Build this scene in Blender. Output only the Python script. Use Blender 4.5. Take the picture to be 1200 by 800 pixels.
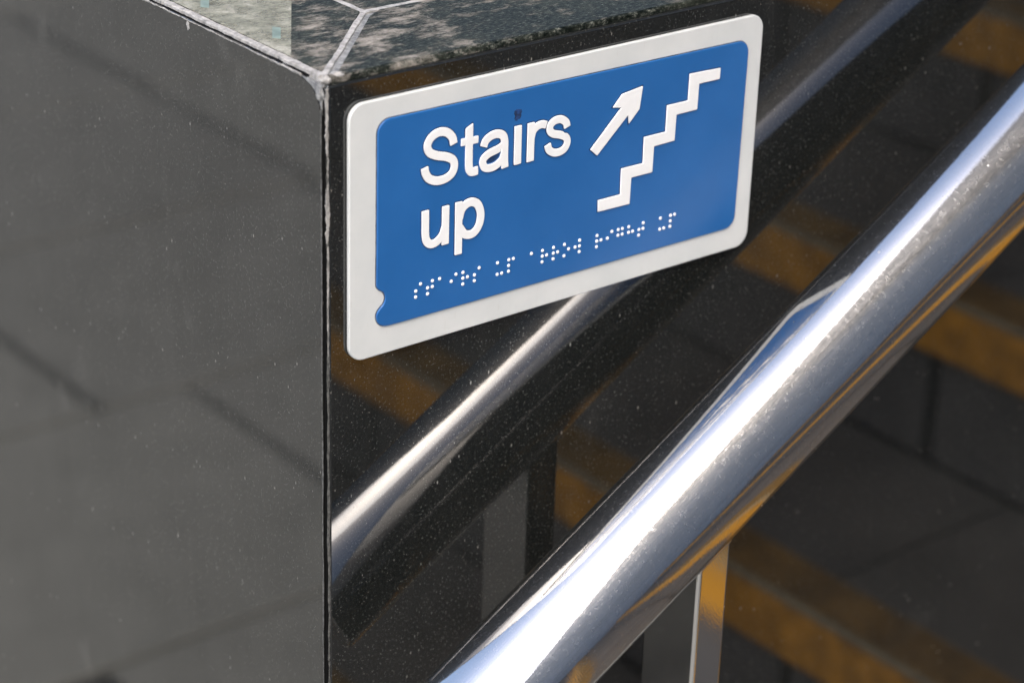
import bpy, bmesh, math, random
import numpy as np
from mathutils import Vector, Matrix

random.seed(7)
S = bpy.context.scene
for o in list(bpy.data.objects):
    bpy.data.objects.remove(o)

# ------------------------------------------------------------------ camera
cam_d = bpy.data.cameras.new("camera")
cam = bpy.data.objects.new("camera", cam_d)
S.collection.objects.link(cam)
RX = Vector((0.78152579, -0.62317146, 0.02957645))
RY = Vector((-0.24191326, -0.3464027, -0.90635707))
RZ = Vector((0.57506123, 0.70118649, -0.42147609))
M = Matrix.Identity(4)
for i in range(3):
    M[i][0] = RX[i]; M[i][1] = -RY[i]; M[i][2] = -RZ[i]
M[0][3], M[1][3], M[2][3] = -0.48210643, -0.7040621, 0.30068726
cam.matrix_world = M
cam_d.sensor_width = 36.0
cam_d.lens = 82.48
cam_d.clip_start = 0.02
cam_d.clip_end = 2000.0
cam_d.dof.use_dof = True
cam_d.dof.focus_distance = 0.975
cam_d.dof.aperture_fstop = 8.0
S.camera = cam

# ------------------------------------------------------------------ world, sun, exposure
SUN_AZ, SUN_EL = math.radians(-124), math.radians(56)
world = bpy.data.worlds.new("World")
S.world = world
world.use_nodes = True
wn = world.node_tree
sky = wn.nodes.new("ShaderNodeTexSky")
sky.sky_type = 'NISHITA'
sky.sun_disc = False
sky.sun_elevation = SUN_EL
sky.sun_rotation = math.radians(90) - SUN_AZ
sky.dust_density = 4.5
wn.links.new(sky.outputs[0], wn.nodes["Background"].inputs[0])
wn.nodes["Background"].inputs[1].default_value = 0.15
sun_d = bpy.data.lights.new("sun", 'SUN')
sun_d.energy = 0.85
sun_d.angle = math.radians(40)
sun_d.color = (1.0, 0.99, 0.98)
sun = bpy.data.objects.new("sun", sun_d)
S.collection.objects.link(sun)
sdir = Vector((math.cos(SUN_EL) * math.cos(SUN_AZ), math.cos(SUN_EL) * math.sin(SUN_AZ), math.sin(SUN_EL)))
sun.rotation_euler = sdir.to_track_quat('Z', 'Y').to_euler()
sun.location = sdir * 20
S.view_settings.view_transform = 'Standard'
S.view_settings.look = 'None'
S.view_settings.gamma = 1.0
S.view_settings.use_curve_mapping = False
S.view_settings.exposure = 1.38

# ------------------------------------------------------------------ node helpers
def mat(name):
    m = bpy.data.materials.new(name)
    m.use_nodes = True
    nt = m.node_tree
    b = nt.nodes["Principled BSDF"]
    return m, nt, b

def N(nt, t, **kw):
    n = nt.nodes.new(t)
    for k, v in kw.items():
        if k in n.inputs:
            n.inputs[k].default_value = v
        else:
            setattr(n, k, v)
    return n

def coord(nt, scale=(1, 1, 1), rot=(0, 0, 0)):
    tc = N(nt, "ShaderNodeTexCoord")
    mp = N(nt, "ShaderNodeMapping")
    mp.inputs["Scale"].default_value = scale
    mp.inputs["Rotation"].default_value = rot
    nt.links.new(tc.outputs["Object"], mp.inputs["Vector"])
    return mp.outputs["Vector"]

def noise(nt, vec, scale, detail=4.0, rough=0.55, dist=0.0):
    n = N(nt, "ShaderNodeTexNoise")
    n.inputs["Scale"].default_value = scale
    n.inputs["Detail"].default_value = detail
    n.inputs["Roughness"].default_value = rough
    n.inputs["Distortion"].default_value = dist
    nt.links.new(vec, n.inputs["Vector"])
    return n.outputs["Fac"]

def ramp(nt, fac, stops):
    r = N(nt, "ShaderNodeValToRGB")
    e = r.color_ramp.elements
    while len(e) < len(stops):
        e.new(0.5)
    for i, (p, c) in enumerate(stops):
        e[i].position = p
        e[i].color = (c, c, c, 1) if isinstance(c, (int, float)) else (*c, 1)
    nt.links.new(fac, r.inputs["Fac"])
    return r.outputs["Color"]

def mix(nt, fac, a, b, blend='MIX'):
    n = N(nt, "ShaderNodeMix", data_type='RGBA', blend_type=blend)
    for sock, v in ((n.inputs[0], fac), (n.inputs[6], a), (n.inputs[7], b)):
        if isinstance(v, (int, float)):
            sock.default_value = v if sock.type == 'VALUE' else (v, v, v, 1)
        elif isinstance(v, tuple):
            sock.default_value = (*v, 1)
        else:
            nt.links.new(v, sock)
    return n.outputs[2]

def math_(nt, op, a, b=0.0):
    n = N(nt, "ShaderNodeMath", operation=op)
    for s, v in ((n.inputs[0], a), (n.inputs[1], b)):
        if isinstance(v, (int, float)):
            s.default_value = v
        else:
            nt.links.new(v, s)
    return n.outputs[0]

def specks(nt, vec, scale, radius, keep, soft=0.5):
    """sparse dots: 1 inside a dot, 0 elsewhere"""
    v = N(nt, "ShaderNodeTexVoronoi", feature='F1')
    v.inputs["Scale"].default_value = scale
    nt.links.new(vec, v.inputs["Vector"])
    sep = N(nt, "ShaderNodeSeparateColor")
    nt.links.new(v.outputs["Color"], sep.inputs[0])
    rad = math_(nt, 'MULTIPLY', sep.outputs["Green"], radius)
    inside = ramp(nt, math_(nt, 'SUBTRACT', rad, v.outputs["Distance"]), [(0.0, 0.0), (max(radius * soft, 1e-3), 1.0)])
    chosen = math_(nt, 'GREATER_THAN', sep.outputs["Red"], 1 - keep)
    return math_(nt, 'MULTIPLY', inside, chosen)

def bump(nt, b, h, strength, dist):
    n = N(nt, "ShaderNodeBump")
    n.inputs["Strength"].default_value = strength
    n.inputs["Distance"].default_value = dist
    nt.links.new(h, n.inputs["Height"])
    nt.links.new(n.outputs[0], b.inputs["Normal"])

def L(nt, o, b, name):
    nt.links.new(o, b.inputs[name])

# ------------------------------------------------------------------ materials
def polished_granite(name, dust, rough):
    m, nt, b = mat(name)
    v = coord(nt)
    grain = noise(nt, v, 900, 3, 0.7)
    base = ramp(nt, grain, [(0.42, (0.004, 0.005, 0.005)), (0.60, (0.013, 0.014, 0.013)), (0.72, (0.085, 0.09, 0.08))])
    cloud = noise(nt, v, 14, 5, 0.6)
    cloud2 = noise(nt, coord(nt, (1, 1, 0.5), (0.3, 0.2, 0)), 60, 7, 0.75)
    film = ramp(nt, mix(nt, 0.5, cloud, cloud2), [(0.36, 0.0), (0.68, dust * 1.9)])
    base = mix(nt, film, base, (0.34, 0.33, 0.30))
    smudge = noise(nt, coord(nt, (1, 1, 0.8), (0.5, 0.1, 0.2)), 26, 4, 0.6)
    base = mix(nt, ramp(nt, smudge, [(0.64, 0.0), (0.74, dust * 2.5)]), base, (0.36, 0.35, 0.32))
    runs = noise(nt, coord(nt, (1, 1, 0.07)), 150, 5, 0.7)
    base = mix(nt, ramp(nt, runs, [(0.55, 0.0), (0.75, dust * 1.6)]), base, (0.30, 0.29, 0.26))
    vs = coord(nt, (1, 1, 0.45), (0.12, 0.1, 0))
    d1 = specks(nt, vs, 420, 0.22, 0.16 + dust)
    d2 = specks(nt, v, 900, 0.32, 0.22 + 3 * dust)
    d3 = specks(nt, vs, 110, 0.09, 0.10)
    d = math_(nt, 'MAXIMUM', math_(nt, 'MULTIPLY', d2, 0.22), math_(nt, 'MULTIPLY', math_(nt, 'MAXIMUM', d1, d3), 0.42))
    base = mix(nt, d, base, (0.33, 0.32, 0.29))
    L(nt, base, b, "Base Color")
    rg = ramp(nt, cloud, [(0.3, rough), (0.8, rough * 1.25)])
    rg = mix(nt, d, rg, 0.7)
    L(nt, rg, b, "Roughness")
    b.inputs["IOR"].default_value = 1.8
    bump(nt, b, noise(nt, v, 6, 2), 0.02, 0.002)
    return m

M_granite_front = polished_granite("polished_granite_front", 0.012, 0.022)
M_granite_side = polished_granite("polished_granite_side", 0.020, 0.032)

def coping_granite():
    m, nt, b = mat("weathered_coping_granite")
    v = coord(nt)
    grain = noise(nt, coord(nt, (0.8, 2.2, 1), (0, 0, 0.15)), 420, 5, 0.8)
    base = ramp(nt, grain, [(0.42, (0.004, 0.006, 0.005)), (0.53, (0.020, 0.024, 0.020)), (0.62, (0.09, 0.095, 0.08)), (0.70, (0.24, 0.24, 0.20))])
    green = noise(nt, v, 45, 4, 0.6)
    base = mix(nt, ramp(nt, green, [(0.45, 0.0), (0.75, 0.40)]), base, (0.06, 0.065, 0.048))
    # lime runs: streaks along the long side, thickest beside the joints
    lime = noise(nt, coord(nt, (0.6, 1.4, 1), (0, 0, -0.12)), 75, 9, 0.78, 0.15)
    tc = N(nt, "ShaderNodeTexCoord")
    sep = N(nt, "ShaderNodeSeparateXYZ")
    nt.links.new(tc.outputs["Object"], sep.inputs[0])
    near = math_(nt, 'ABSOLUTE', math_(nt, 'SUBTRACT', math_(nt, 'SUBTRACT', sep.outputs["X"], math_(nt, 'MULTIPLY', sep.outputs["Y"], 1.15)), 0.008))
    w = ramp(nt, near, [(0.0, 0.14), (0.02, 0.10), (0.06, 0.05), (0.12, -0.06)])
    side = ramp(nt, math_(nt, 'SUBTRACT', sep.outputs["Y"], sep.outputs["X"]), [(0.004, 0.0), (0.03, 0.05)])
    w = math_(nt, 'ADD', w, side)
    lm = ramp(nt, math_(nt, 'ADD', lime, w), [(0.59, 0.0), (0.66, 0.5), (0.80, 0.95)])
    lime_c = ramp(nt, noise(nt, v, 240, 5, 0.7), [(0.35, (0.17, 0.155, 0.13)), (0.6, (0.38, 0.345, 0.30))])
    base = mix(nt, lm, base, lime_c)
    L(nt, base, b, "Base Color")
    L(nt, ramp(nt, lm, [(0.0, 0.5), (0.7, 0.9)]), b, "Roughness")
    b.inputs["Specular IOR Level"].default_value = 0.04
    bump(nt, b, mix(nt, 0.6, grain, lm), 0.5, 0.0006)
    return m
M_coping = coping_granite()

def mortar(name, c1, c2, s=260):
    m, nt, b = mat(name)
    v = coord(nt)
    n = noise(nt, v, s, 6, 0.65)
    L(nt, ramp(nt, n, [(0.3, c1), (0.62, c2)]), b, "Base Color")
    b.inputs["Roughness"].default_value = 0.9
    bump(nt, b, noise(nt, v, 900, 5), 0.6, 0.0006)
    return m
M_mortar = mortar("pale_mortar", (0.15, 0.145, 0.135), (0.46, 0.44, 0.41))
M_mortar_grey = mortar("grey_mortar", (0.07, 0.075, 0.08), (0.30, 0.30, 0.29), 320)
M_arris = mortar("chipped_granite_edge", (0.012, 0.013, 0.012), (0.13, 0.13, 0.12), 500)

def plain(name, col, rough, metal=0.0, spec=0.5, var=0.1, s=60):
    m, nt, b = mat(name)
    n = noise(nt, coord(nt), s, 4)
    c0 = tuple(max(0, c * (1 - var)) for c in col)
    c1 = tuple(c * (1 + var) for c in col)
    L(nt, ramp(nt, n, [(0.3, c0), (0.7, c1)]), b, "Base Color")
    b.inputs["Roughness"].default_value = rough
    b.inputs["Metallic"].default_value = metal
    b.inputs["Specular IOR Level"].default_value = spec
    return m
M_sealant = plain("black_sealant", (0.004, 0.004, 0.004), 0.8, spec=0.1)

def sign_white():
    m, nt, b = mat("sign_white_plastic")
    v = coord(nt)
    n = noise(nt, v, 30, 5, 0.6)
    c = ramp(nt, n, [(0.3, (0.57, 0.59, 0.575)), (0.65, (0.645, 0.655, 0.635))])
    grime = noise(nt, coord(nt, (1, 1, 2.5)), 160, 5, 0.7)
    c = mix(nt, ramp(nt, grime, [(0.62, 0.0), (0.80, 0.30)]), c, (0.42, 0.40, 0.35))
    streak = noise(nt, coord(nt, (1, 1, 0.10)), 260, 5, 0.7)
    c = mix(nt, ramp(nt, streak, [(0.58, 0.0), (0.74, 0.09)]), c, (0.40, 0.39, 0.35))
    hair = noise(nt, coord(nt, (1.0, 1, 0.12), (0, 0.6, 0)), 900, 1, 0.5)
    c = mix(nt, ramp(nt, hair, [(0.70, 0.0), (0.74, 0.25)]), c, (0.5, 0.48, 0.44))
    L(nt, c, b, "Base Color")
    b.inputs["Roughness"].default_value = 0.42
    bump(nt, b, n, 0.1, 0.0004)
    return m
M_sign_white = sign_white()

def sign_blue():
    m, nt, b = mat("sign_blue_plastic")
    v = coord(nt)
    n = noise(nt, v, 22, 5, 0.6)
    c = ramp(nt, n, [(0.3, (0.012, 0.106, 0.32)), (0.7, (0.017, 0.124, 0.365))])
    f = noise(nt, v, 700, 3, 0.6)
    c = mix(nt, ramp(nt, f, [(0.66, 0.0), (0.76, 0.18)]), c, (0.10, 0.16, 0.30))
    L(nt, c, b, "Base Color")
    L(nt, ramp(nt, n, [(0.3, 0.30), (0.7, 0.38)]), b, "Roughness")
    bump(nt, b, noise(nt, v, 40, 3), 0.05, 0.0006)
    return m
M_sign_blue = sign_blue()
M_letter = plain("raised_white_plastic", (0.84, 0.84, 0.825), 0.45, var=0.03, s=200)
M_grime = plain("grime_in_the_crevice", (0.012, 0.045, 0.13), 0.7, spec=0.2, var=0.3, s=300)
M_grime_grey = plain("grime_round_the_panel", (0.10, 0.11, 0.13), 0.8, spec=0.2, var=0.6, s=180)
M_residue = plain("dark_adhesive_residue", (0.012, 0.045, 0.15), 0.6, var=0.9, s=420)

def steel(name, scuff):
    m, nt, b = mat(name)
    v = coord(nt)
    va = coord(nt, (1, 1, 1), (0, math.radians(31.07), 0))
    b.inputs["Metallic"].default_value = 1.0
    n = noise(nt, v, 18, 5, 0.6)
    smear = noise(nt, v, 420, 7, 0.8, 0.2)
    fine = noise(nt, v, 1400, 2, 0.6)
    L(nt, ramp(nt, n, [(0.3, (0.60, 0.595, 0.59)), (0.7, (0.66, 0.655, 0.65))]), b, "Base Color")
    r = ramp(nt, smear, [(0.35, 0.045), (0.60, 0.07), (0.74, 0.20 if scuff else 0.10)])
    dots = specks(nt, v, 260, 0.22, 0.10)
    r = mix(nt, dots, r, 0.5)
    L(nt, r, b, "Roughness")
    # hairline scratches in two directions
    vs1 = N(nt, "ShaderNodeMapping"); vs1.inputs["Scale"].default_value = (0.06, 1, 1)
    nt.links.new(va, vs1.inputs["Vector"])
    vs2 = N(nt, "ShaderNodeMapping"); vs2.inputs["Scale"].default_value = (1, 0.10, 0.10); vs2.inputs["Rotation"].default_value = (0.3, 0.5, 0.5)
    nt.links.new(va, vs2.inputs["Vector"])
    s1 = noise(nt, vs1.outputs[0], 1500, 2, 0.5)
    s2 = noise(nt, vs2.outputs[0], 1300, 2, 0.5)
    h = math_(nt, 'ADD', math_(nt, 'MULTIPLY', s1, 0.6), math_(nt, 'ADD', math_(nt, 'MULTIPLY', s2, 0.5), math_(nt, 'MULTIPLY', fine, 0.6)))
    bump(nt, b, h, 0.05 if scuff else 0.04, 0.0003)
    if scuff:      # worn patches: a hazy lobe over the polish
        g2 = N(nt, "ShaderNodeBsdfAnisotropic")
        g2.inputs["Color"].default_value = (0.63, 0.625, 0.62, 1)
        g2.inputs["Roughness"].default_value = 0.36
        b2 = N(nt, "ShaderNodeBump")
        b2.inputs["Strength"].default_value = 0.25
        b2.inputs["Distance"].default_value = 0.0004
        nt.links.new(h, b2.inputs["Height"])
        nt.links.new(b2.outputs[0], g2.inputs["Normal"])
        ms = N(nt, "ShaderNodeMixShader")
        fine2 = noise(nt, v, 520, 6, 0.8)
        fac = math_(nt, 'MULTIPLY', ramp(nt, smear, [(0.3, 0.10), (0.52, 0.22), (0.75, 0.5)]), ramp(nt, fine2, [(0.35, 0.5), (0.65, 1.0)]))
        nt.links.new(fac, ms.inputs[0])
        nt.links.new(b.outputs[0], ms.inputs[1])
        nt.links.new(g2.outputs[0], ms.inputs[2])
        nt.links.new(ms.outputs[0], nt.nodes["Material Output"].inputs["Surface"])
    return m
M_steel = steel("polished_steel_rail", True)
M_steel_post = steel("polished_steel_post", False)

def stone(name, c1, c2, s=9, rough=0.8):
    m, nt, b = mat(name)
    v = coord(nt)
    n = noise(nt, v, s, 6, 0.65)
    g = noise(nt, v, 260, 4, 0.7)
    c = ramp(nt, n, [(0.3, c1), (0.7, c2)])
    c = mix(nt, ramp(nt, g, [(0.35, 0.25), (0.65, 0.0)]), c, (0.06, 0.058, 0.055))
    info = N(nt, "ShaderNodeObjectInfo")
    c = mix(nt, math_(nt, 'MULTIPLY', info.outputs["Random"], 0.22), c, (0.10, 0.095, 0.09))
    L(nt, c, b, "Base Color")
    b.inputs["Roughness"].default_value = rough
    bump(nt, b, g, 0.3, 0.001)
    return m
M_slab = stone("paving_stone", (0.21, 0.206, 0.178), (0.275, 0.27, 0.235))
M_tread = stone("stair_stone", (0.07, 0.065, 0.06), (0.145, 0.134, 0.122))
M_bed = stone("dark_bedding", (0.018, 0.018, 0.018), (0.035, 0.034, 0.033))
M_ground = stone("ground_paving", (0.26, 0.255, 0.24), (0.36, 0.35, 0.33), 2.0)
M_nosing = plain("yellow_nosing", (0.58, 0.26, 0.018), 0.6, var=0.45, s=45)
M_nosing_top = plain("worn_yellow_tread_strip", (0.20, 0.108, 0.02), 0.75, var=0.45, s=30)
M_trim = plain("pale_nosing_edge", (0.27, 0.22, 0.13), 0.5, var=0.3, s=60)
M_concrete = stone("bridge_concrete", (0.42, 0.43, 0.46), (0.56, 0.57, 0.60), 3.0)

def film():
    m, nt, b = mat("pale_greenish_film")
    v = coord(nt)
    n = noise(nt, coord(nt, (1, 0.5, 1), (0, 0, 0.5)), 75, 6, 0.7, 0.4)
    c = ramp(nt, n, [(0.30, (0.16, 0.16, 0.125)), (0.50, (0.31, 0.305, 0.235)), (0.68, (0.50, 0.48, 0.40))])
    g = noise(nt, v, 800, 3, 0.7)
    c = mix(nt, ramp(nt, g, [(0.38, 0.45), (0.55, 0.0)]), c, (0.10, 0.105, 0.085))
    L(nt, c, b, "Base Color")
    b.inputs["Roughness"].default_value = 0.55
    b.inputs["Specular IOR Level"].default_value = 0.12
    al = noise(nt, coord(nt, (0.8, 1.3, 1), (0, 0, -0.3)), 110, 8, 0.75)
    L(nt, ramp(nt, al, [(0.34, 0.22), (0.58, 0.85)]), b, "Alpha")
    return m
M_film = film()
M_teal = plain("faint_teal_print", (0.17, 0.225, 0.19), 0.6, var=0.25, s=200)

# ------------------------------------------------------------------ object helpers
def link(o, parent=None):
    S.collection.objects.link(o)
    if parent is not None:
        o.parent = parent
        o.matrix_parent_inverse = Matrix.Translation(-(world_loc(parent)))
    return o

def world_loc(o):
    return Vector(o.get("_base", (0, 0, 0)))

def thing(name, label, cat, loc=(0, 0, 0), group=None):
    o = bpy.data.objects.new(name, None)
    o.empty_display_size = 0.05
    S.collection.objects.link(o)
    o.location = loc
    o["_base"] = loc
    o["label"] = label
    o["category"] = cat
    if group:
        o["group"] = group
    return o

def struct(name, loc=(0, 0, 0)):
    o = bpy.data.objects.new(name, None)
    S.collection.objects.link(o)
    o.location = loc
    o["_base"] = loc
    o["kind"] = "structure"
    return o

def mesh_obj(name, me, m, parent=None, smooth=False):
    o = bpy.data.objects.new(name, me)
    me.materials.clear()
    me.materials.append(m)
    if smooth:
        for p in me.polygons:
            p.use_smooth = True
    return link(o, parent)

def from_bm(name, bm, m, parent=None, smooth=False):
    bmesh.ops.recalc_face_normals(bm, faces=bm.faces)
    me = bpy.data.meshes.new(name)
    bm.to_mesh(me)
    bm.free()
    return mesh_obj(name, me, m, parent, smooth)

def box_bm(lo, hi, bevel=0.0, seg=2):
    bm = bmesh.new()
    bmesh.ops.create_cube(bm, size=1.0)
    for v in bm.verts:
        for i in range(3):
            v.co[i] = lo[i] if v.co[i] < 0 else hi[i]
    if bevel > 0:
        bmesh.ops.bevel(bm, geom=bm.edges[:], offset=bevel, segments=seg, affect='EDGES', profile=0.5)
    return bm

def box(name, lo, hi, m, parent=None, bevel=0.0, seg=2):
    return from_bm(name, box_bm(lo, hi, bevel, seg), m, parent)

def prism(name, pts, axis, a, b, m, parent=None, bevel=0.0):
    """pts: polygon in the two other axes (cyclic order), extruded from a to b along axis"""
    bm = bmesh.new()
    def P(p, t):
        c = [0, 0, 0]
        rest = [i for i in range(3) if i != axis]
        c[rest[0]], c[rest[1]], c[axis] = p[0], p[1], t
        return c
    va = [bm.verts.new(P(p, a)) for p in pts]
    vb = [bm.verts.new(P(p, b)) for p in pts]
    n = len(pts)
    bm.faces.new(va)
    bm.faces.new(list(reversed(vb)))
    for i in range(n):
        bm.faces.new([va[i], vb[i], vb[(i + 1) % n], va[(i + 1) % n]])
    if bevel:
        bmesh.ops.recalc_face_normals(bm, faces=bm.faces)
        bmesh.ops.bevel(bm, geom=bm.edges[:], offset=bevel, segments=2, affect='EDGES')
    return from_bm(name, bm, m, parent)

def smooth_path(pts, n=8):
    P = [np.array(p, float) for p in pts]
    P = [2 * P[0] - P[1]] + P + [2 * P[-1] - P[-2]]
    out = []
    for i in range(1, len(P) - 2):
        a, b, c, d = P[i - 1:i + 3]
        for k in range(n):
            t = k / n
            out.append(0.5 * ((2 * b) + (-a + c) * t + (2 * a - 5 * b + 4 * c - d) * t * t + (-a + 3 * b - 3 * c + d) * t ** 3))
    out.append(P[-2])
    return out

# ------------------------------------------------------------------ constants of the place (metres)
YW = 0.0022          # face of the polished wall beside the stairs
ZT = 0.0118          # top of the coping
ZG = -1.2186         # pavement
XS = 0.01046         # left end of the sign
TH = math.radians(31.07)
NX, NZ, DX, DZ = 0.7725, -0.7155, 0.2775, 0.1677   # a nosing edge, going, rise

# ------------------------------------------------------------------ ground and pavement
g = box("ground", (-300, -300, ZG - 0.30), (300, 300, ZG - 0.028), M_ground)
g["kind"] = "structure"
pave = struct("pavement", (-1.5, 1.0, ZG))
bed = box("bedding", (-5.2, -4.6, ZG - 0.027), (0.0, 6.9, ZG - 0.012), M_bed, pave)
ROW, Y0 = 0.5965, 1.3865
slab_len, gap = 0.745, 0.011
offs = {0: -1.107, 1: -0.963, 2: -1.733, 3: -1.74}
slab_me = bpy.data.meshes.new("slab")
bm = box_bm((-slab_len / 2 + gap / 2, -ROW / 2 + gap / 2, -0.02), (slab_len / 2 - gap / 2, ROW / 2 - gap / 2, 0.0), 0.003, 1)
bm.to_mesh(slab_me); bm.free()
slab_me.materials.append(M_slab)
for r in range(-10, 9):
    y = Y0 + (r + 0.5) * ROW
    off = offs.get(r, -random.random() * slab_len)
    for c in range(-8, 8):
        x = off + (c + 0.5) * slab_len
        lim = -0.02 if y > -0.3 else 0.15
        if x < -5.0 or x + slab_len / 2 > lim + 0.1:
            continue
        o = bpy.data.objects.new("slab", slab_me)
        link(o, pave)
        o.location = (x, y, ZG + random.uniform(-0.001, 0.001))

# ------------------------------------------------------------------ stairs
stairs = struct("stairs", (0.217, -1.2, ZG))
W1 = -2.6
riser_j = {1: [0.555], 2: [0.76, 1.05], 3: [0.98], 0: [0.45]}
for k in range(-2, 6):
    x, z = NX + DX * k, NZ + DZ * k
    body = box("step", (x + 0.030, W1, z - DZ - 0.25), (x + DX + 0.030, YW - 0.001, z - 0.025), M_bed, stairs)
    js = [-(j) for j in riser_j.get(k, [])]
    j = (js[-1] if js else -0.3 - random.random() * 0.4)
    while j > W1 + 0.5:
        j -= 0.6 + random.random() * 0.05
        js.append(j)
    cuts = [YW - 0.002] + js + [W1]
    for a, b in zip(cuts[:-1], cuts[1:]):
        box("riser_panel", (x + 0.008, b + 0.006, z - DZ + 0.003), (x + 0.029, a - 0.006, z - 0.026), M_tread, body, 0.002, 1)
        box("tread_slab", (x + 0.0615, b + 0.0008, z - 0.024), (x + DX + 0.0065, a - 0.0008, z), M_tread, body, 0.002, 1)
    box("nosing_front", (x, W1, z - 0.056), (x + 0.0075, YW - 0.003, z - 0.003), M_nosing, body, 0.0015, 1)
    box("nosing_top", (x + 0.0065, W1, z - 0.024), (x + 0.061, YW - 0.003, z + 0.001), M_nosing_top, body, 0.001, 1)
    box("nosing_edge", (x - 0.001, W1, z - 0.0028), (x + 0.0062, YW - 0.003, z + 0.003), M_trim, body, 0.001, 1)

# ------------------------------------------------------------------ the deck overhead (mirrored in the handrail)
deck = thing("overhead_deck", "grey concrete footbridge deck overhead, mirrored dark along the handrail", "bridge", (2.0, -1.0, 5.0))
def deck_poly(o):
    e0, d = Vector((0.06, 0.35)), Vector((1.0, 2.75)).normalized()
    nrm = Vector((d.y, -d.x))
    a, b = e0 - d * 4.2, e0 + d * 3.0
    return [a + nrm * o[0], b + nrm * o[0], b + nrm * o[1], a + nrm * o[1]]
prism("deck_slab", deck_poly((0.0, 6.4)), 2, 5.0, 5.3, M_concrete, deck)
for s in (0.6, 1.7, 2.8, 3.9, 5.0):
    prism("beam", deck_poly((s, s + 0.25)), 2, 4.65, 4.999, M_concrete, deck)

# opposite side of the stairs
far = thing("facing_wall", "grey stone wall facing the stairs, mirrored along the lower side of the handrail", "wall", (2.0, -3.3, ZG))
for i in range(5):
    for j in range(5):
        box("stone_panel", (-1.35 + i * 1.5 + 0.006, -3.5, ZG + j * 1.23 + 0.006), (-1.35 + (i + 1) * 1.5 - 0.006, -3.3, ZG + (j + 1) * 1.23 - 0.006), M_concrete, far, 0.004, 1)
box("core", (-1.3, -3.55, ZG), (6.1, -3.32, ZG + 6.1), M_bed, far)

# ------------------------------------------------------------------ the granite-clad wall
wall = thing("granite_wall", "polished black granite corner wall with weathered coping beside the stairs", "wall", (1.0, 1.0, ZG))
box("core", (0.024, YW + 0.024, ZG - 0.01), (2.9, 2.9, -0.012), M_sealant, wall)
# face beside the stairs
box("front_panel", (0.0019, YW, ZG), (3.0, YW + 0.022, 0.0092), M_granite_front, wall, 0.0012, 3)
# left face: top corner next to the arris is broken away
lp = [(YW + 0.0024, ZG), (YW + 0.0024, -0.0010)]
for q in smooth_path([(YW + 0.0024, -0.0010), (YW + 0.0038, 0.0022), (YW + 0.0062, 0.0052), (YW + 0.0110, 0.0078), (YW + 0.019, 0.0094), (YW + 0.034, 0.0103)], 4)[1:]:
    lp.append((float(q[0]), float(q[1])))
lp += [(3.0, 0.0103), (3.0, ZG)]
prism("side_panel", lp, 0, 0.0, 0.022, M_granite_side, wall)
# ragged ribbons: mortar in the joints, chipped edges
def ribbon(name, A, B, across, up, w, h, m, parent, jit=0.35, n=120, taper=None, lump=0.25, seed=1):
    rnd = random.Random(seed)
    A, B, across, up = Vector(A), Vector(B), Vector(across).normalized(), Vector(up).normalized()
    bm = bmesh.new()
    rows = []
    ja = jb = jh = 0.0
    for i in range(n + 1):
        t = i / n
        ja = 0.8 * ja + 0.2 * rnd.uniform(-1, 1) * 2.6
        jb = 0.8 * jb + 0.2 * rnd.uniform(-1, 1) * 2.6
        jh = 0.75 * jh + 0.25 * rnd.uniform(-1, 1) * 2.0
        ww = w * (taper(t) if taper else 1.0)
        a0, a1 = -0.5 * ww + ja * jit * ww * 0.5, 0.5 * ww + jb * jit * ww * 0.5
        if a1 - a0 < 0.08 * w:
            a1 = a0 + 0.08 * w
        p = A.lerp(B, t)
        hh = h * (1 + lump * jh)
        rows.append([bm.verts.new(p + across * a0 - up * 0.002), bm.verts.new(p + across * a0 + up * 0.9 * hh),
                     bm.verts.new(p + across * (a0 * 0.8 + a1 * 0.2) + up * hh), bm.verts.new(p + across * (a0 * 0.2 + a1 * 0.8) + up * (hh * 0.98)),
                     bm.verts.new(p + across * a1 + up * 0.88 * hh), bm.verts.new(p + across * a1 - up * 0.002)])
    for r0, r1 in zip(rows[:-1], rows[1:]):
        for q in range(5):
            bm.faces.new([r0[q], r0[q + 1], r1[q + 1], r1[q]])
    bm.faces.new(rows[0]); bm.faces.new(list(reversed(rows[-1])))
    return from_bm(name, bm, m, parent, False)

# vertical corner joint
box("corner_sealant", (0.0011, YW + 0.0006, ZG), (0.0215, YW + 0.0215, 0.0080), M_sealant, wall)
ribbon("side_edge_chips", (0.00035, YW + 0.0024, -0.62), (0.00035, YW + 0.0024, -0.001), (0, 1, 0), (-1, -1, 0), 0.0010, 0.00045, M_arris, wall, 0.5, 420, seed=3)
ribbon("front_edge_chips", (0.0019, YW + 0.0003, -0.62), (0.0019, YW + 0.0003, 0.004), (1, 0, 0), (-0.5, -1, 0), 0.0011, 0.0005, M_arris, wall, 0.6, 420, seed=4)
ribbon("corner_mortar", (0.0017, YW + 0.0001, -0.105), (0.0017, YW + 0.0001, 0.0080), (1, 0, 0), (-0.4, -1, 0), 0.0010, 0.0004, M_mortar, wall, 1.1, 160,
       lambda t: 0.25 + 0.75 * min(1, max(0, (t - 0.05) / 0.5)), 0.3, 5)
# plug of mortar where the side panel is broken
prism("mortar_plug", [(YW + 0.0018, -0.004), (YW + 0.0018, 0.0088), (YW + 0.030, 0.0108), (YW + 0.030, 0.0082), (YW + 0.012, 0.004), (YW + 0.0062, 0.001)], 0, 0.0006, 0.012, M_mortar_grey, wall, 0.0005)

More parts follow.
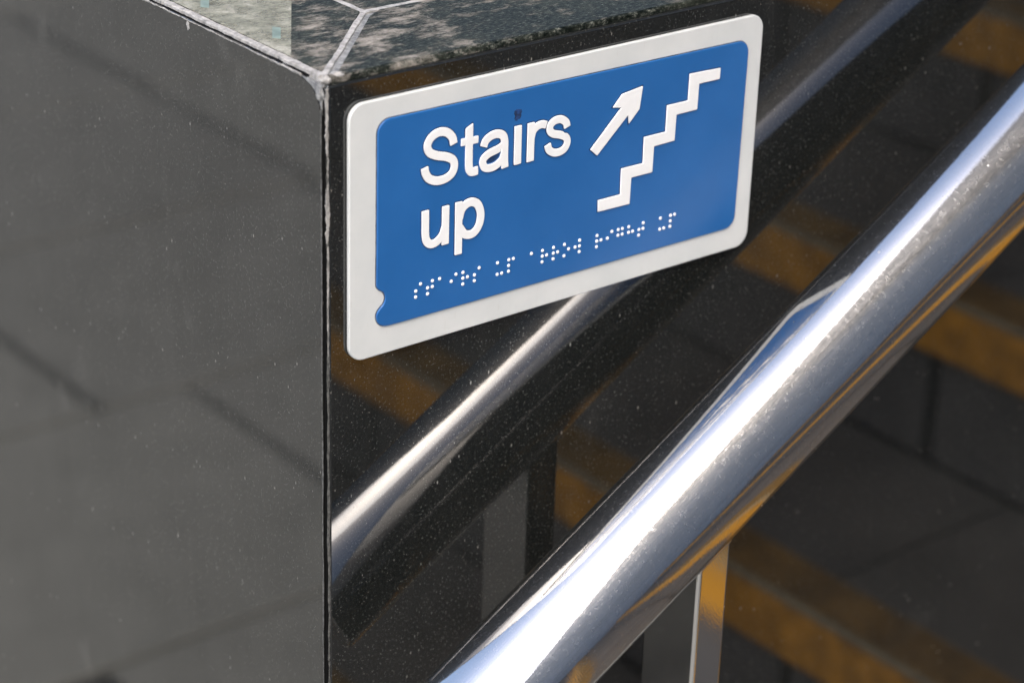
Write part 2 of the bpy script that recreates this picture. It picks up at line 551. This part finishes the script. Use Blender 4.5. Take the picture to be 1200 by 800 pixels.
# coping: mitred border slabs, inner slab, lime mortar between them
BW = 0.0645
def coping(name, poly, z0, z1, edges, m, rad):
    """polygon slab; the listed outer edges (by index) get a worn round"""
    bm = bmesh.new()
    top = [bm.verts.new((p[0], p[1], z1)) for p in poly]
    bot = [bm.verts.new((p[0], p[1], z0)) for p in poly]
    n = len(poly)
    ft = bm.faces.new(top); bm.faces.new(list(reversed(bot)))
    for i in range(n):
        bm.faces.new([top[i], bot[i], bot[(i + 1) % n], top[(i + 1) % n]])
    bmesh.ops.recalc_face_normals(bm, faces=bm.faces)
    es = []
    for i in edges:
        a, b = top[i], top[(i + 1) % n]
        es += [e for e in a.link_edges if e.other_vert(a) is b]
    bmesh.ops.bevel(bm, geom=es, offset=rad, segments=5, affect='EDGES', profile=0.5)
    return from_bm(name, bm, m, wall)
gj = 0.0016
# front border (over the stairs face): split lengthwise so its worn edge can sag
front = bmesh.new()
nseg, prof = 90, 6
rows = []
for i in range(nseg + 1):
    t = i / nseg
    xx = 0.0 + 3.0 * t ** 2.2
    sag = 0.0016 * math.exp(-((xx - 0.085) / 0.06) ** 2) + 0.0008 * math.sin(xx * 40) * math.exp(-xx)
    rad = 0.0010 + 0.8 * sag
    row = [(xx + 0.0045, YW + 0.0012, 0.0080)]
    for q in range(prof + 1):
        an = q / prof * math.pi / 2
        row.append((xx + 0.0045, YW + 0.0012 + rad * (1 - math.cos(an)), ZT - rad * (1 - math.sin(an))))
    xin = max(xx, BW)
    if xx < BW:
        row.append((xx + 0.0045, YW + max(xx - 0.0006, 0.0048), ZT))
    else:
        row.append((xx + 0.0045, YW + BW - gj, ZT))
    row.append((row[-1][0], row[-1][1], -0.01))
    rows.append([front.verts.new(p) for p in row])
for r0, r1 in zip(rows[:-1], rows[1:]):
    for q in range(len(r0) - 1):
        front.faces.new([r0[q], r0[q + 1], r1[q + 1], r1[q]])
front.faces.new(rows[0])
from_bm("coping_slab", front, M_coping, wall, False)
coping("coping_slab", [(0.0050, YW + 0.0072), (BW - gj, YW + BW + 0.0008), (BW - gj, 3.0), (0.0050, 3.0)], 0.0, ZT - 0.0001, [3], M_coping, 0.0012)
coping("coping_slab", [(BW + gj, YW + BW + gj), (2.9, YW + BW + gj), (2.9, 2.9), (BW + gj, 2.9)], 0.0, ZT - 0.0002, [], M_coping, 0.001)
box("bedding_mortar", (0.0042, YW + 0.0045, -0.004), (2.8, 2.8, ZT - 0.0008), M_mortar_grey, wall)
ribbon("mitre_mortar", (0.0040, YW + 0.0056, ZT - 0.0014), (BW + 0.001, YW + BW + 0.001, ZT - 0.0014), (1, -1, 0), (0, 0, 1), 0.0026, 0.00135, M_mortar, wall, 0.3, 60, None, 0.02, seed=7)
ribbon("joint_mortar", (BW, YW + BW, ZT - 0.0014), (0.7, YW + BW, ZT - 0.0014), (0, 1, 0), (0, 0, 1), 0.0034, 0.00145, M_mortar, wall, 0.3, 420, None, 0.05, seed=8)
ribbon("joint_mortar", (BW, YW + BW, ZT - 0.0014), (BW, 0.7, ZT - 0.0014), (1, 0, 0), (0, 0, 1), 0.0034, 0.00145, M_mortar, wall, 0.3, 420, None, 0.05, seed=9)
# pale bedding mortar along the top of the side panel, cracked away from it
ribbon("edge_mortar", (0.0039, YW + 0.006, ZT - 0.0024), (0.0039, 0.9, ZT - 0.0024), (1, 0, 0), (0, 0, 1), 0.0038, 0.00235, M_mortar, wall, 0.22, 1400, None, 0.02, seed=10)
ribbon("side_top_chips", (0.00040, YW + 0.016, 0.0096), (0.00040, 0.9, 0.0100), (1, 0, 0), (-0.6, 0, 1), 0.0009, 0.0007, M_mortar, wall, 0.45, 1400, seed=11)
ribbon("crack", (0.0014, YW + 0.012, 0.0100), (0.0014, 0.9, 0.0100), (1, 0, 0), (0, 0, 1), 0.0013, 0.0006, M_sealant, wall, 0.9, 700, lambda t: 0.35 + 0.5 * abs(math.sin(t * 61) * math.sin(t * 143 + 1)), seed=12)
# drips of mortar on the side face and a lump at the corner
def lump(name, c, r, sc, m, seed):
    bm = bmesh.new()
    bmesh.ops.create_icosphere(bm, subdivisions=3, radius=1.0)
    rnd = random.Random(seed)
    ph = [rnd.uniform(0, 6.28) for _ in range(6)]
    for v in bm.verts:
        p = v.co
        f = 1 + 0.22 * math.sin(4 * p.x + ph[0]) + 0.2 * math.sin(5 * p.y + ph[1]) * math.cos(4 * p.z + ph[2]) + 0.1 * math.sin(11 * p.z + ph[3])
        v.co = Vector((c[0] + p.x * f * r * sc[0], c[1] + p.y * f * r * sc[1], c[2] + p.z * f * r * sc[2]))
    return from_bm(name, bm, m, wall, True)
lump("mortar_lump", (0.0035, YW + 0.0042, 0.0100), 0.0022, (1.0, 1.2, 0.8), M_mortar, 1)
lump("mortar_lump", (0.0010, YW + 0.0030, 0.0050), 0.0022, (0.7, 0.8, 1.4), M_mortar_grey, 2)
lump("mortar_lump", (0.0090, YW + 0.0042, ZT - 0.0004), 0.0024, (1.7, 1.0, 0.35), M_mortar, 3)
lump("mortar_drip", (0.0001, 0.1005, 0.0078), 0.0017, (0.18, 0.7, 1.25), M_mortar, 4)

# ------------------------------------------------------------------ worn film stuck on the coping
film_t = thing("stuck_film", "worn pale greenish film with faint teal squares stuck on the coping", "sticker", (0.02, 0.12, ZT))
fp = [(0.0086, 0.0372), (0.0600, 0.1140), (0.0600, 0.42), (0.0054, 0.42), (0.0054, 0.0325)]
prism("film_sheet", fp, 2, ZT + 0.00005, ZT + 0.00018, M_film, film_t)
for sq in [[(0.0205, 0.0688), (0.0228, 0.066), (0.0146, 0.0537), (0.0124, 0.0565)], [(0.0189, 0.1211), (0.0212, 0.1181), (0.0128, 0.1046), (0.0105, 0.1076)]]:
    prism("printed_square", sq, 2, ZT + 0.00018, ZT + 0.00024, M_teal, film_t)

# ------------------------------------------------------------------ sign
sign = thing("stairs_sign", "blue and white raised sign reading Stairs up with Braille on the black wall", "sign", (XS + 0.111, YW, -0.110))

def curve_mesh(loops, z0, depth, bev, res=3, grow=0.0):
    """loops in sign millimetres (x right, y down) -> mesh raised from z0 by depth"""
    cu = bpy.data.curves.new("outline", 'CURVE')
    cu.dimensions = '2D'
    cu.fill_mode = 'BOTH'
    for lp_ in loops:
        sp = cu.splines.new('POLY')
        sp.points.add(len(lp_) - 1)
        for i, (x, y) in enumerate(lp_):
            sp.points[i].co = (x, -y, 0, 1)
        sp.use_cyclic_u = True
    cu.extrude = max(depth / 2 - bev, 0.0)
    cu.bevel_depth = bev
    cu.bevel_resolution = res
    cu.offset = grow - bev
    ob = bpy.data.objects.new("outline", cu)
    S.collection.objects.link(ob)
    dg = bpy.context.evaluated_depsgraph_get()
    me = bpy.data.meshes.new_from_object(ob.evaluated_get(dg))
    bpy.data.objects.remove(ob)
    bpy.data.curves.remove(cu)
    for v in me.vertices:
        X, Y, Z = v.co
        v.co = (XS + X * 0.001, -(z0 + depth / 2 + Z) * 0.001, Y * 0.001)
    return me

def rounded(pts, r, n=8):
    out = []
    m_ = len(pts)
    for i in range(m_):
        a, b, c = (np.array(pts[(i + k) % m_], float) for k in (-1, 0, 1))
        u = (a - b) / np.linalg.norm(a - b); w = (c - b) / np.linalg.norm(c - b)
        p0, p1 = b + u * r, b + w * r
        for k in range(n + 1):
            t = k / n
            # circular-like arc through a rational quadratic
            wgt = math.sqrt(0.5)
            d = (1 - t) ** 2 + 2 * wgt * t * (1 - t) + t * t
            out.append(tuple(((1 - t) ** 2 * p0 + 2 * wgt * t * (1 - t) * b + t * t * p1) / d))
    return out

plate = [(0, 0), (222.3, 0), (222.3, 110), (0, 110)]
# the plate sits between the wall (y = YW) and y = 0 at its front
mesh_obj("backing_plate", curve_mesh([rounded(plate, 7.2, 10)], -2.0, 2.0, 0.55), M_sign_white, sign)
mesh_obj("adhesive_pad", curve_mesh([rounded([(3, 3), (219, 3), (219, 107), (3, 107)], 6)], -2.2, 0.25, 0.02, 1), M_sealant, sign)

blue = rounded([(13.0, 60), (13.0, 8.4), (213.6, 10.5), (212.6, 98.8), (13.1, 97.6), (13.1, 95)], 0.01, 1)
tl = rounded([(13.0, 60), (13.0, 8.4), (213.6, 10.5), (212.6, 98.8), (60, 97.9)], 6.0, 8)
# replace the lower left by the locator notch
arc = smooth_path([(30, 97.75), (19.5, 97.6), (16.0, 96.9), (13.8, 95.1), (12.95, 92.6), (13.3, 90.6), (14.7, 88.9), (16.5, 87.3), (17.35, 84.9),
                   (16.4, 82.2), (14.5, 80.8), (13.2, 79.2), (12.95, 76.8), (13.0, 68)], 5)
blue_loop = []
for p in rounded([(13.0, 8.4), (213.6, 10.5), (212.6, 98.8)], 6.0, 8)[9:]:
    blue_loop.append(p)
# order: top-left corner, top-right corner, bottom-right corner, notch
def corner(a, b, c, r, n=8):
    return rounded([a, b, c], r, n)[(n + 1):2 * (n + 1)]
blue_loop = corner((13.0, 60), (13.0, 8.4), (213.6, 10.5), 6.0) + corner((13.0, 8.4), (213.6, 10.5), (212.6, 98.8), 6.0) + \
    corner((213.6, 10.5), (212.6, 98.8), (13.1, 97.6), 6.0) + [tuple(p) for p in arc]
panel = mesh_obj("blue_panel", curve_mesh([blue_loop], 0.0, 0.9, 0.45), M_sign_blue, sign)
mesh_obj("panel_grime", curve_mesh([blue_loop], -0.05, 0.09, 0.01, 0, 0.32), M_grime_grey, panel)

# ---- raised lettering from strokes: distance field -> outline
def seg_dist(X, Y, path):
    d = np.full(X.shape, 1e9)
    for (x0, y0), (x1, y1) in zip(path[:-1], path[1:]):
        vx, vy = x1 - x0, y1 - y0
        l2 = vx * vx + vy * vy + 1e-12
        t = np.clip(((X - x0) * vx + (Y - y0) * vy) / l2, 0, 1)
        d = np.minimum(d, np.hypot(X - x0 - t * vx, Y - y0 - t * vy))
    return d

def stroke(X, Y, pts, w, curved=True):
    path = smooth_path(pts, 10) if curved and len(pts) > 2 else [np.array(p, float) for p in pts]
    d = seg_dist(X, Y, path) - w / 2
    for e, q in ((path[0], path[1]), (path[-1], path[-2])):
        u = (e - q) / np.linalg.norm(e - q)
        along = (X - e[0]) * u[0] + (Y - e[1]) * u[1]
        near = np.hypot(X - e[0], Y - e[1]) < w * 0.75
        d = np.where(near & (along > 0), np.maximum(d, along), d)
    return d

def contour(F, xs, ys):
    """marching squares at F = 0 -> closed loops"""
    ny, nx = F.shape
    sgn = F < 0
    segs = {}
    pt = {}
    def edge(i, j, hor):
        key = (i, j, hor)
        if key not in pt:
            if hor:
                a, b = F[j, i], F[j, i + 1]; t = a / (a - b)
                pt[key] = (xs[i] + t * (xs[i + 1] - xs[i]), ys[j])
            else:
                a, b = F[j, i], F[j + 1, i]; t = a / (a - b)
                pt[key] = (xs[i], ys[j] + t * (ys[j + 1] - ys[j]))
        return key
    cell = sgn[:-1, :-1] * 1 + sgn[:-1, 1:] * 2 + sgn[1:, 1:] * 4 + sgn[1:, :-1] * 8
    jj, ii = np.nonzero((cell > 0) & (cell < 15))
    adj = {}
    for j, i in zip(jj.tolist(), ii.tolist()):
        c = int(cell[j, i])
        T, R_, B, L_ = (i, j, True), (i + 1, j, False), (i, j + 1, True), (i, j, False)
        tab = {1: [(L_, T)], 2: [(T, R_)], 3: [(L_, R_)], 4: [(R_, B)], 5: [(L_, T), (R_, B)], 6: [(T, B)], 7: [(L_, B)],
               8: [(B, L_)], 9: [(T, B)], 10: [(T, R_), (B, L_)], 11: [(R_, B)], 12: [(L_, R_)], 13: [(T, R_)], 14: [(L_, T)]}
        for a, b in tab[c]:
            edge(*a); edge(*b)
            adj.setdefault(a, []).append(b); adj.setdefault(b, []).append(a)
    loops = []
    seen = set()
    for s in adj:
        if s in seen:
            continue
        loop = [s]; seen.add(s)
        prev, cur = None, s
        while True:
            nxt = [q for q in adj[cur] if q != prev]
            nxt = nxt[0] if nxt else None
            if nxt is None or nxt == s:
                break
            if nxt in seen:
                break
            loop.append(nxt); seen.add(nxt)
            prev, cur = cur, nxt
        P = np.array([pt[k] for k in loop])
        if len(P) < 12:
            continue
        for _ in range(2):
            P = 0.5 * P + 0.25 * (np.roll(P, 1, 0) + np.roll(P, -1, 0))
        keep = [P[0]]
        for q in P[1:]:
            if np.linalg.norm(q - keep[-1]) > 0.22:
                keep.append(q)
        loops.append([tuple(map(float, q)) for q in keep])
    return loops

def glyph(name, strokes, cut=None, w=4.2):
    pts = np.array([p for s in strokes for p in s[0]])
    lo, hi = pts.min(0) - 4, pts.max(0) + 4
    st = 0.11
    xs, ys = np.arange(lo[0], hi[0], st), np.arange(lo[1], hi[1], st)
    X, Y = np.meshgrid(xs, ys)
    F = np.full(X.shape, 1e9)
    for s in strokes:
        F = np.minimum(F, stroke(X, Y, s[0], s[1], s[2] if len(s) > 2 else True))
    if cut:
        for (ax, ay), (bx, by) in cut:      # keep the right-hand side of a->b
            nx_, ny_ = -(by - ay), (bx - ax)
            q = math.hypot(nx_, ny_)
            F = np.maximum(F, -((X - ax) * nx_ + (Y - ay) * ny_) / q)
    F = F + 1e-7
    lp_ = contour(F, xs, ys)
    o = mesh_obj(name, curve_mesh(lp_, 0.9, 0.65, 0.2, 2), M_letter, sign)
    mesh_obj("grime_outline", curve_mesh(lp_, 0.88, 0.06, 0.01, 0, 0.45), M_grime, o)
    return o

glyph("letter", [([(50.3, 25.4), (49.4, 22.4), (46.6, 19.7), (42.7, 18.9), (39.1, 20.2), (37.1, 23.2), (38.1, 26.4), (41.6, 28.5), (46.6, 30.1), (49.9, 32.1), (50.8, 34.9),
                   (49.6, 37.8), (46.3, 39.4), (41.9, 39.4), (38.2, 37.7), (36.4, 35.2), (35.8, 32.6)], 3.6)])
glyph("letter", [([(58.0, 16.5), (58.1, 30.0), (58.2, 36.4), (58.7, 38.4), (60.0, 39.4), (62.9, 39.3)], 3.7), ([(54.0, 25.6), (62.7, 25.9)], 3.1, False)],
      cut=[((55.0, 20.7), (61.0, 18.0))])
glyph("letter", [([(65.6, 29.8), (66.6, 27.5), (69.2, 25.9), (72.6, 25.6), (75.5, 26.9), (76.5, 29.6), (76.6, 34.0), (76.7, 38.0), (77.0, 41.2)], 3.6),
                 ([(76.6, 31.0), (72.8, 32.3), (68.2, 33.4), (65.4, 35.6), (66.1, 38.6), (68.9, 39.7), (72.3, 39.2), (75.4, 37.2), (76.6, 34.0)], 3.4)])
glyph("letter", [([(83.4, 24.3), (83.6, 41.1)], 3.7, False)])
glyph("letter", [([(90.3, 24.4), (90.4, 41.3)], 3.7, False), ([(90.5, 31.5), (91.5, 28.3), (93.8, 26.5), (96.3, 26.2), (98.4, 26.9)], 3.4)])
glyph("letter", [([(109.9, 30.2), (109.0, 27.8), (106.2, 26.0), (103.0, 26.0), (100.7, 27.5), (100.5, 29.8), (102.4, 31.6), (106.3, 32.9), (109.3, 34.5), (110.2, 36.9),
                   (108.9, 39.4), (106.0, 40.4), (102.9, 40.0), (100.4, 38.3), (99.5, 35.8)], 3.4)])
glyph("letter", [([(36.5, 51.1), (36.6, 57.0), (36.7, 61.9), (37.6, 64.9), (39.7, 66.4), (42.4, 66.0), (45.2, 63.8), (46.7, 60.2)], 3.6), ([(46.8, 51.3), (46.8, 68.2)], 3.6, False)])
glyph("letter", [([(53.5, 51.1), (53.7, 74.2)], 3.6, False), ([(53.8, 58.6), (55.0, 54.9), (57.4, 52.9), (60.4, 52.6), (63.3, 54.4), (64.9, 58.5), (64.5, 62.8), (62.5, 65.8), (59.8, 66.8), (56.6, 65.8), (54.2, 62.6)], 3.7)])
# residue where the dot of the i has come off
res_loop = [(81.6, 17.6), (82.6, 17.1), (83.9, 17.3), (85.2, 17.7), (85.5, 18.6), (85.0, 19.5), (85.2, 20.4), (84.5, 21.6), (83.6, 21.5), (83.1, 22.2), (82.0, 21.9), (81.5, 20.9), (82.0, 20.0), (81.3, 18.8)]
mesh_obj("dot_residue", curve_mesh([res_loop], 0.88, 0.07, 0.02, 1), M_residue, sign)

def grown(loop, d):
    P = [np.array(p) for p in loop]
    area = sum(a[0] * b[1] - b[0] * a[1] for a, b in zip(P, P[1:] + P[:1]))
    sg = 1 if area > 0 else -1
    out = []
    for i in range(len(P)):
        a, b, c = P[i - 1], P[i], P[(i + 1) % len(P)]
        u = (b - a) / np.linalg.norm(b - a); w = (c - b) / np.linalg.norm(c - b)
        n0 = sg * np.array([u[1], -u[0]]); n1 = sg * np.array([w[1], -w[0]])
        k = (n0 + n1) / (1 + n0 @ n1)
        out.append(tuple(b + k * d))
    return out

def symbol(name, loop):
    sharp = loop
    loop = rounded(loop, 0.25, 2)
    o = mesh_obj(name, curve_mesh([loop], 0.9, 0.65, 0.18, 2), M_letter, sign)
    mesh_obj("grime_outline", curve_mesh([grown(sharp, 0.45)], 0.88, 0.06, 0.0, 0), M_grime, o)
symbol("arrow", [(123.2, 43.0), (127.0, 46.4), (143.6, 31.4), (144.3, 35.5), (149.9, 29.9), (151.2, 20.0), (139.7, 21.4), (134.8, 26.5), (139.6, 27.4)])
st = [(128.9, 67.2), (141.5, 67.3)]
up_l = [(141.3, 55.4), (153.7, 55.5), (153.6, 43.5), (166.0, 43.6), (166.0, 31.6), (178.2, 31.7), (178.3, 19.6), (196.4, 20.2)]
dn_l = [(196.3, 25.2), (184.1, 25.1), (183.9, 36.8), (171.7, 36.9), (171.5, 48.7), (159.6, 48.9), (159.4, 60.8), (147.3, 60.7), (147.1, 72.8), (129.1, 72.5)]
symbol("stair_symbol", st + up_l + dn_l)

# ---- Braille: one part for each cell
DOTS = {'s': (2, 3, 4), 't': (2, 3, 4, 5), 'a': (1,), 'i': (2, 4), 'r': (1, 2, 3, 5), 'u': (1, 3, 6), 'p': (1, 2, 3, 4),
        'o': (1, 3, 5), 'w': (2, 4, 5, 6), 'g': (1, 2, 4, 5), 'h': (1, 2, 5)}
cells = []
for word, x0 in (("stairs", 32.4), ("up", 74.85), ("arrow", 93.1), ("right", 129.6), ("up", 166.3)):
    for i, ch in enumerate(word):
        cells.append((ch, x0 + 6.07 * i))
for ch, x0 in cells:
    y0 = 82.95 + (x0 - 32.4) * 0.0082
    bm = bmesh.new()
    for d in DOTS[ch]:
        cx = x0 + (2.4 if d > 3 else 0.0)
        cy = y0 + ((d - 1) % 3) * 2.62
        r, h = 0.80, 0.62
        rings = []
        for q in range(4):
            an = q / 4 * math.pi / 2
            rings.append([bm.verts.new((XS + (cx + r * math.cos(an) * math.cos(a)) * 0.001, -(0.9 + h * math.sin(an)) * 0.001, -(cy + r * math.cos(an) * math.sin(a)) * 0.001))
                          for a in [2 * math.pi * k / 12 for k in range(12)]])
        topv = bm.verts.new((XS + cx * 0.001, -(0.9 + h) * 0.001, -cy * 0.001))
        for a, b in zip(rings[:-1], rings[1:]):
            for k in range(12):
                bm.faces.new([a[k], a[(k + 1) % 12], b[(k + 1) % 12], b[k]])
        for k in range(12):
            bm.faces.new([rings[-1][k], rings[-1][(k + 1) % 12], topv])
    from_bm("braille_cell", bm, M_letter, sign, True)

# ------------------------------------------------------------------ handrail
RY_, RR = -0.0570, 0.02655
def rail_z(x):
    return -0.1001 + (x - 0.30) * math.tan(TH)
rail = thing("handrail", "polished steel tube handrail sloping up in front of the black wall", "handrail", (0.17, RY_, ZG))
def tube(name, p0, p1, r, m, parent, seg=96, cap=0.0015):
    p0, p1 = Vector(p0), Vector(p1)
    d = (p1 - p0).normalized()
    s = d.cross(Vector((0, 1, 0))).normalized(); u = s.cross(d)
    bm = bmesh.new()
    prof = [(0.0, r - cap), (cap * 0.3, r - cap * 0.3), (cap, r)]
    Lg = (p1 - p0).length
    nmid = 24
    stn = prof + [(cap + (Lg - 2 * cap) * k / nmid, r) for k in range(1, nmid)] + [(Lg - a, b) for a, b in reversed(prof)]
    rings = []
    for a, b in stn:
        rings.append([bm.verts.new(p0 + d * a + (s * math.cos(2 * math.pi * k / seg) + u * math.sin(2 * math.pi * k / seg)) * b) for k in range(seg)])
    for a, b in zip(rings[:-1], rings[1:]):
        for k in range(seg):
            f = bm.faces.new([a[k], a[(k + 1) % seg], b[(k + 1) % seg], b[k]])
            f.smooth = True
    bm.faces.new(rings[0]); bm.faces.new(list(reversed(rings[-1])))
    bmesh.ops.recalc_face_normals(bm, faces=bm.faces)
    me = bpy.data.meshes.new(name)
    bm.to_mesh(me); bm.free()
    return mesh_obj(name, me, m, parent)
tube("rail_tube", (0.031, RY_, rail_z(0.031)), (2.2, RY_, rail_z(2.2)), RR, M_steel, rail)

# flat posts welded under the tube
def post(x, zb):
    x0, x1, ya, yb = x - 0.0085, x + 0.0095, RY_ - 0.017, RY_ + 0.017
    dz = RR / math.cos(TH)
    bm = bmesh.new()
    zt0, zt1 = rail_z(x0) - dz + 0.012, rail_z(x1) - dz + 0.012
    lo = [bm.verts.new(p) for p in ((x0, ya, zb), (x1, ya, zb), (x1, yb, zb), (x0, yb, zb))]
    hi = [bm.verts.new(p) for p in ((x0, ya, zt0), (x1, ya, zt1), (x1, yb, zt1), (x0, yb, zt0))]
    bm.faces.new(lo); bm.faces.new(hi)
    for i in range(4):
        bm.faces.new([lo[i], lo[(i + 1) % 4], hi[(i + 1) % 4], hi[i]])
    bmesh.ops.recalc_face_normals(bm, faces=bm.faces)
    bmesh.ops.bevel(bm, geom=bm.edges[:], offset=0.0017, segments=4, affect='EDGES', profile=0.5)
    p = from_bm("post", bm, M_steel_post, rail)
    # weld bead along the joint
    bm = bmesh.new()
    n = 26
    ring = []
    loop = []
    for k in range(n):
        t = k / n * 4
        i = int(t); fr = t - i
        cs = [(x0, ya), (x1, ya), (x1, yb), (x0, yb)]
        a, b = cs[i], cs[(i + 1) % 4]
        px, py = a[0] + (b[0] - a[0]) * fr, a[1] + (b[1] - a[1]) * fr
        off = py - RY_
        pz = rail_z(px) - math.sqrt(max(RR ** 2 - off ** 2, 0)) / math.cos(TH)
        loop.append(Vector((px, py, pz)))
    c = sum(loop, Vector()) / n
    rb = 0.0011
    for k in range(n):
        out = (loop[k] - c); out.z = 0; out.normalize()
        ring.append([bm.verts.new(loop[k] + out * rb * math.cos(a) + Vector((0, 0, rb * math.sin(a)))) for a in [q * math.pi / 3 for q in range(6)]])
    for k in range(n):
        a, b = ring[k], ring[(k + 1) % n]
        for q in range(6):
            bm.faces.new([a[q], a[(q + 1) % 6], b[(q + 1) % 6], b[q]])
    from_bm("weld_bead", bm, M_steel_post, p, True)
    box("base_plate", (x - 0.03, RY_ - 0.03, zb), (x + 0.03, RY_ + 0.03, zb + 0.006), M_steel_post, p, 0.001, 1)
post(0.1530, ZG)
post(1.24, NZ + DZ + 0.0)

for o in bpy.data.objects:
    if "_base" in o:
        del o["_base"]
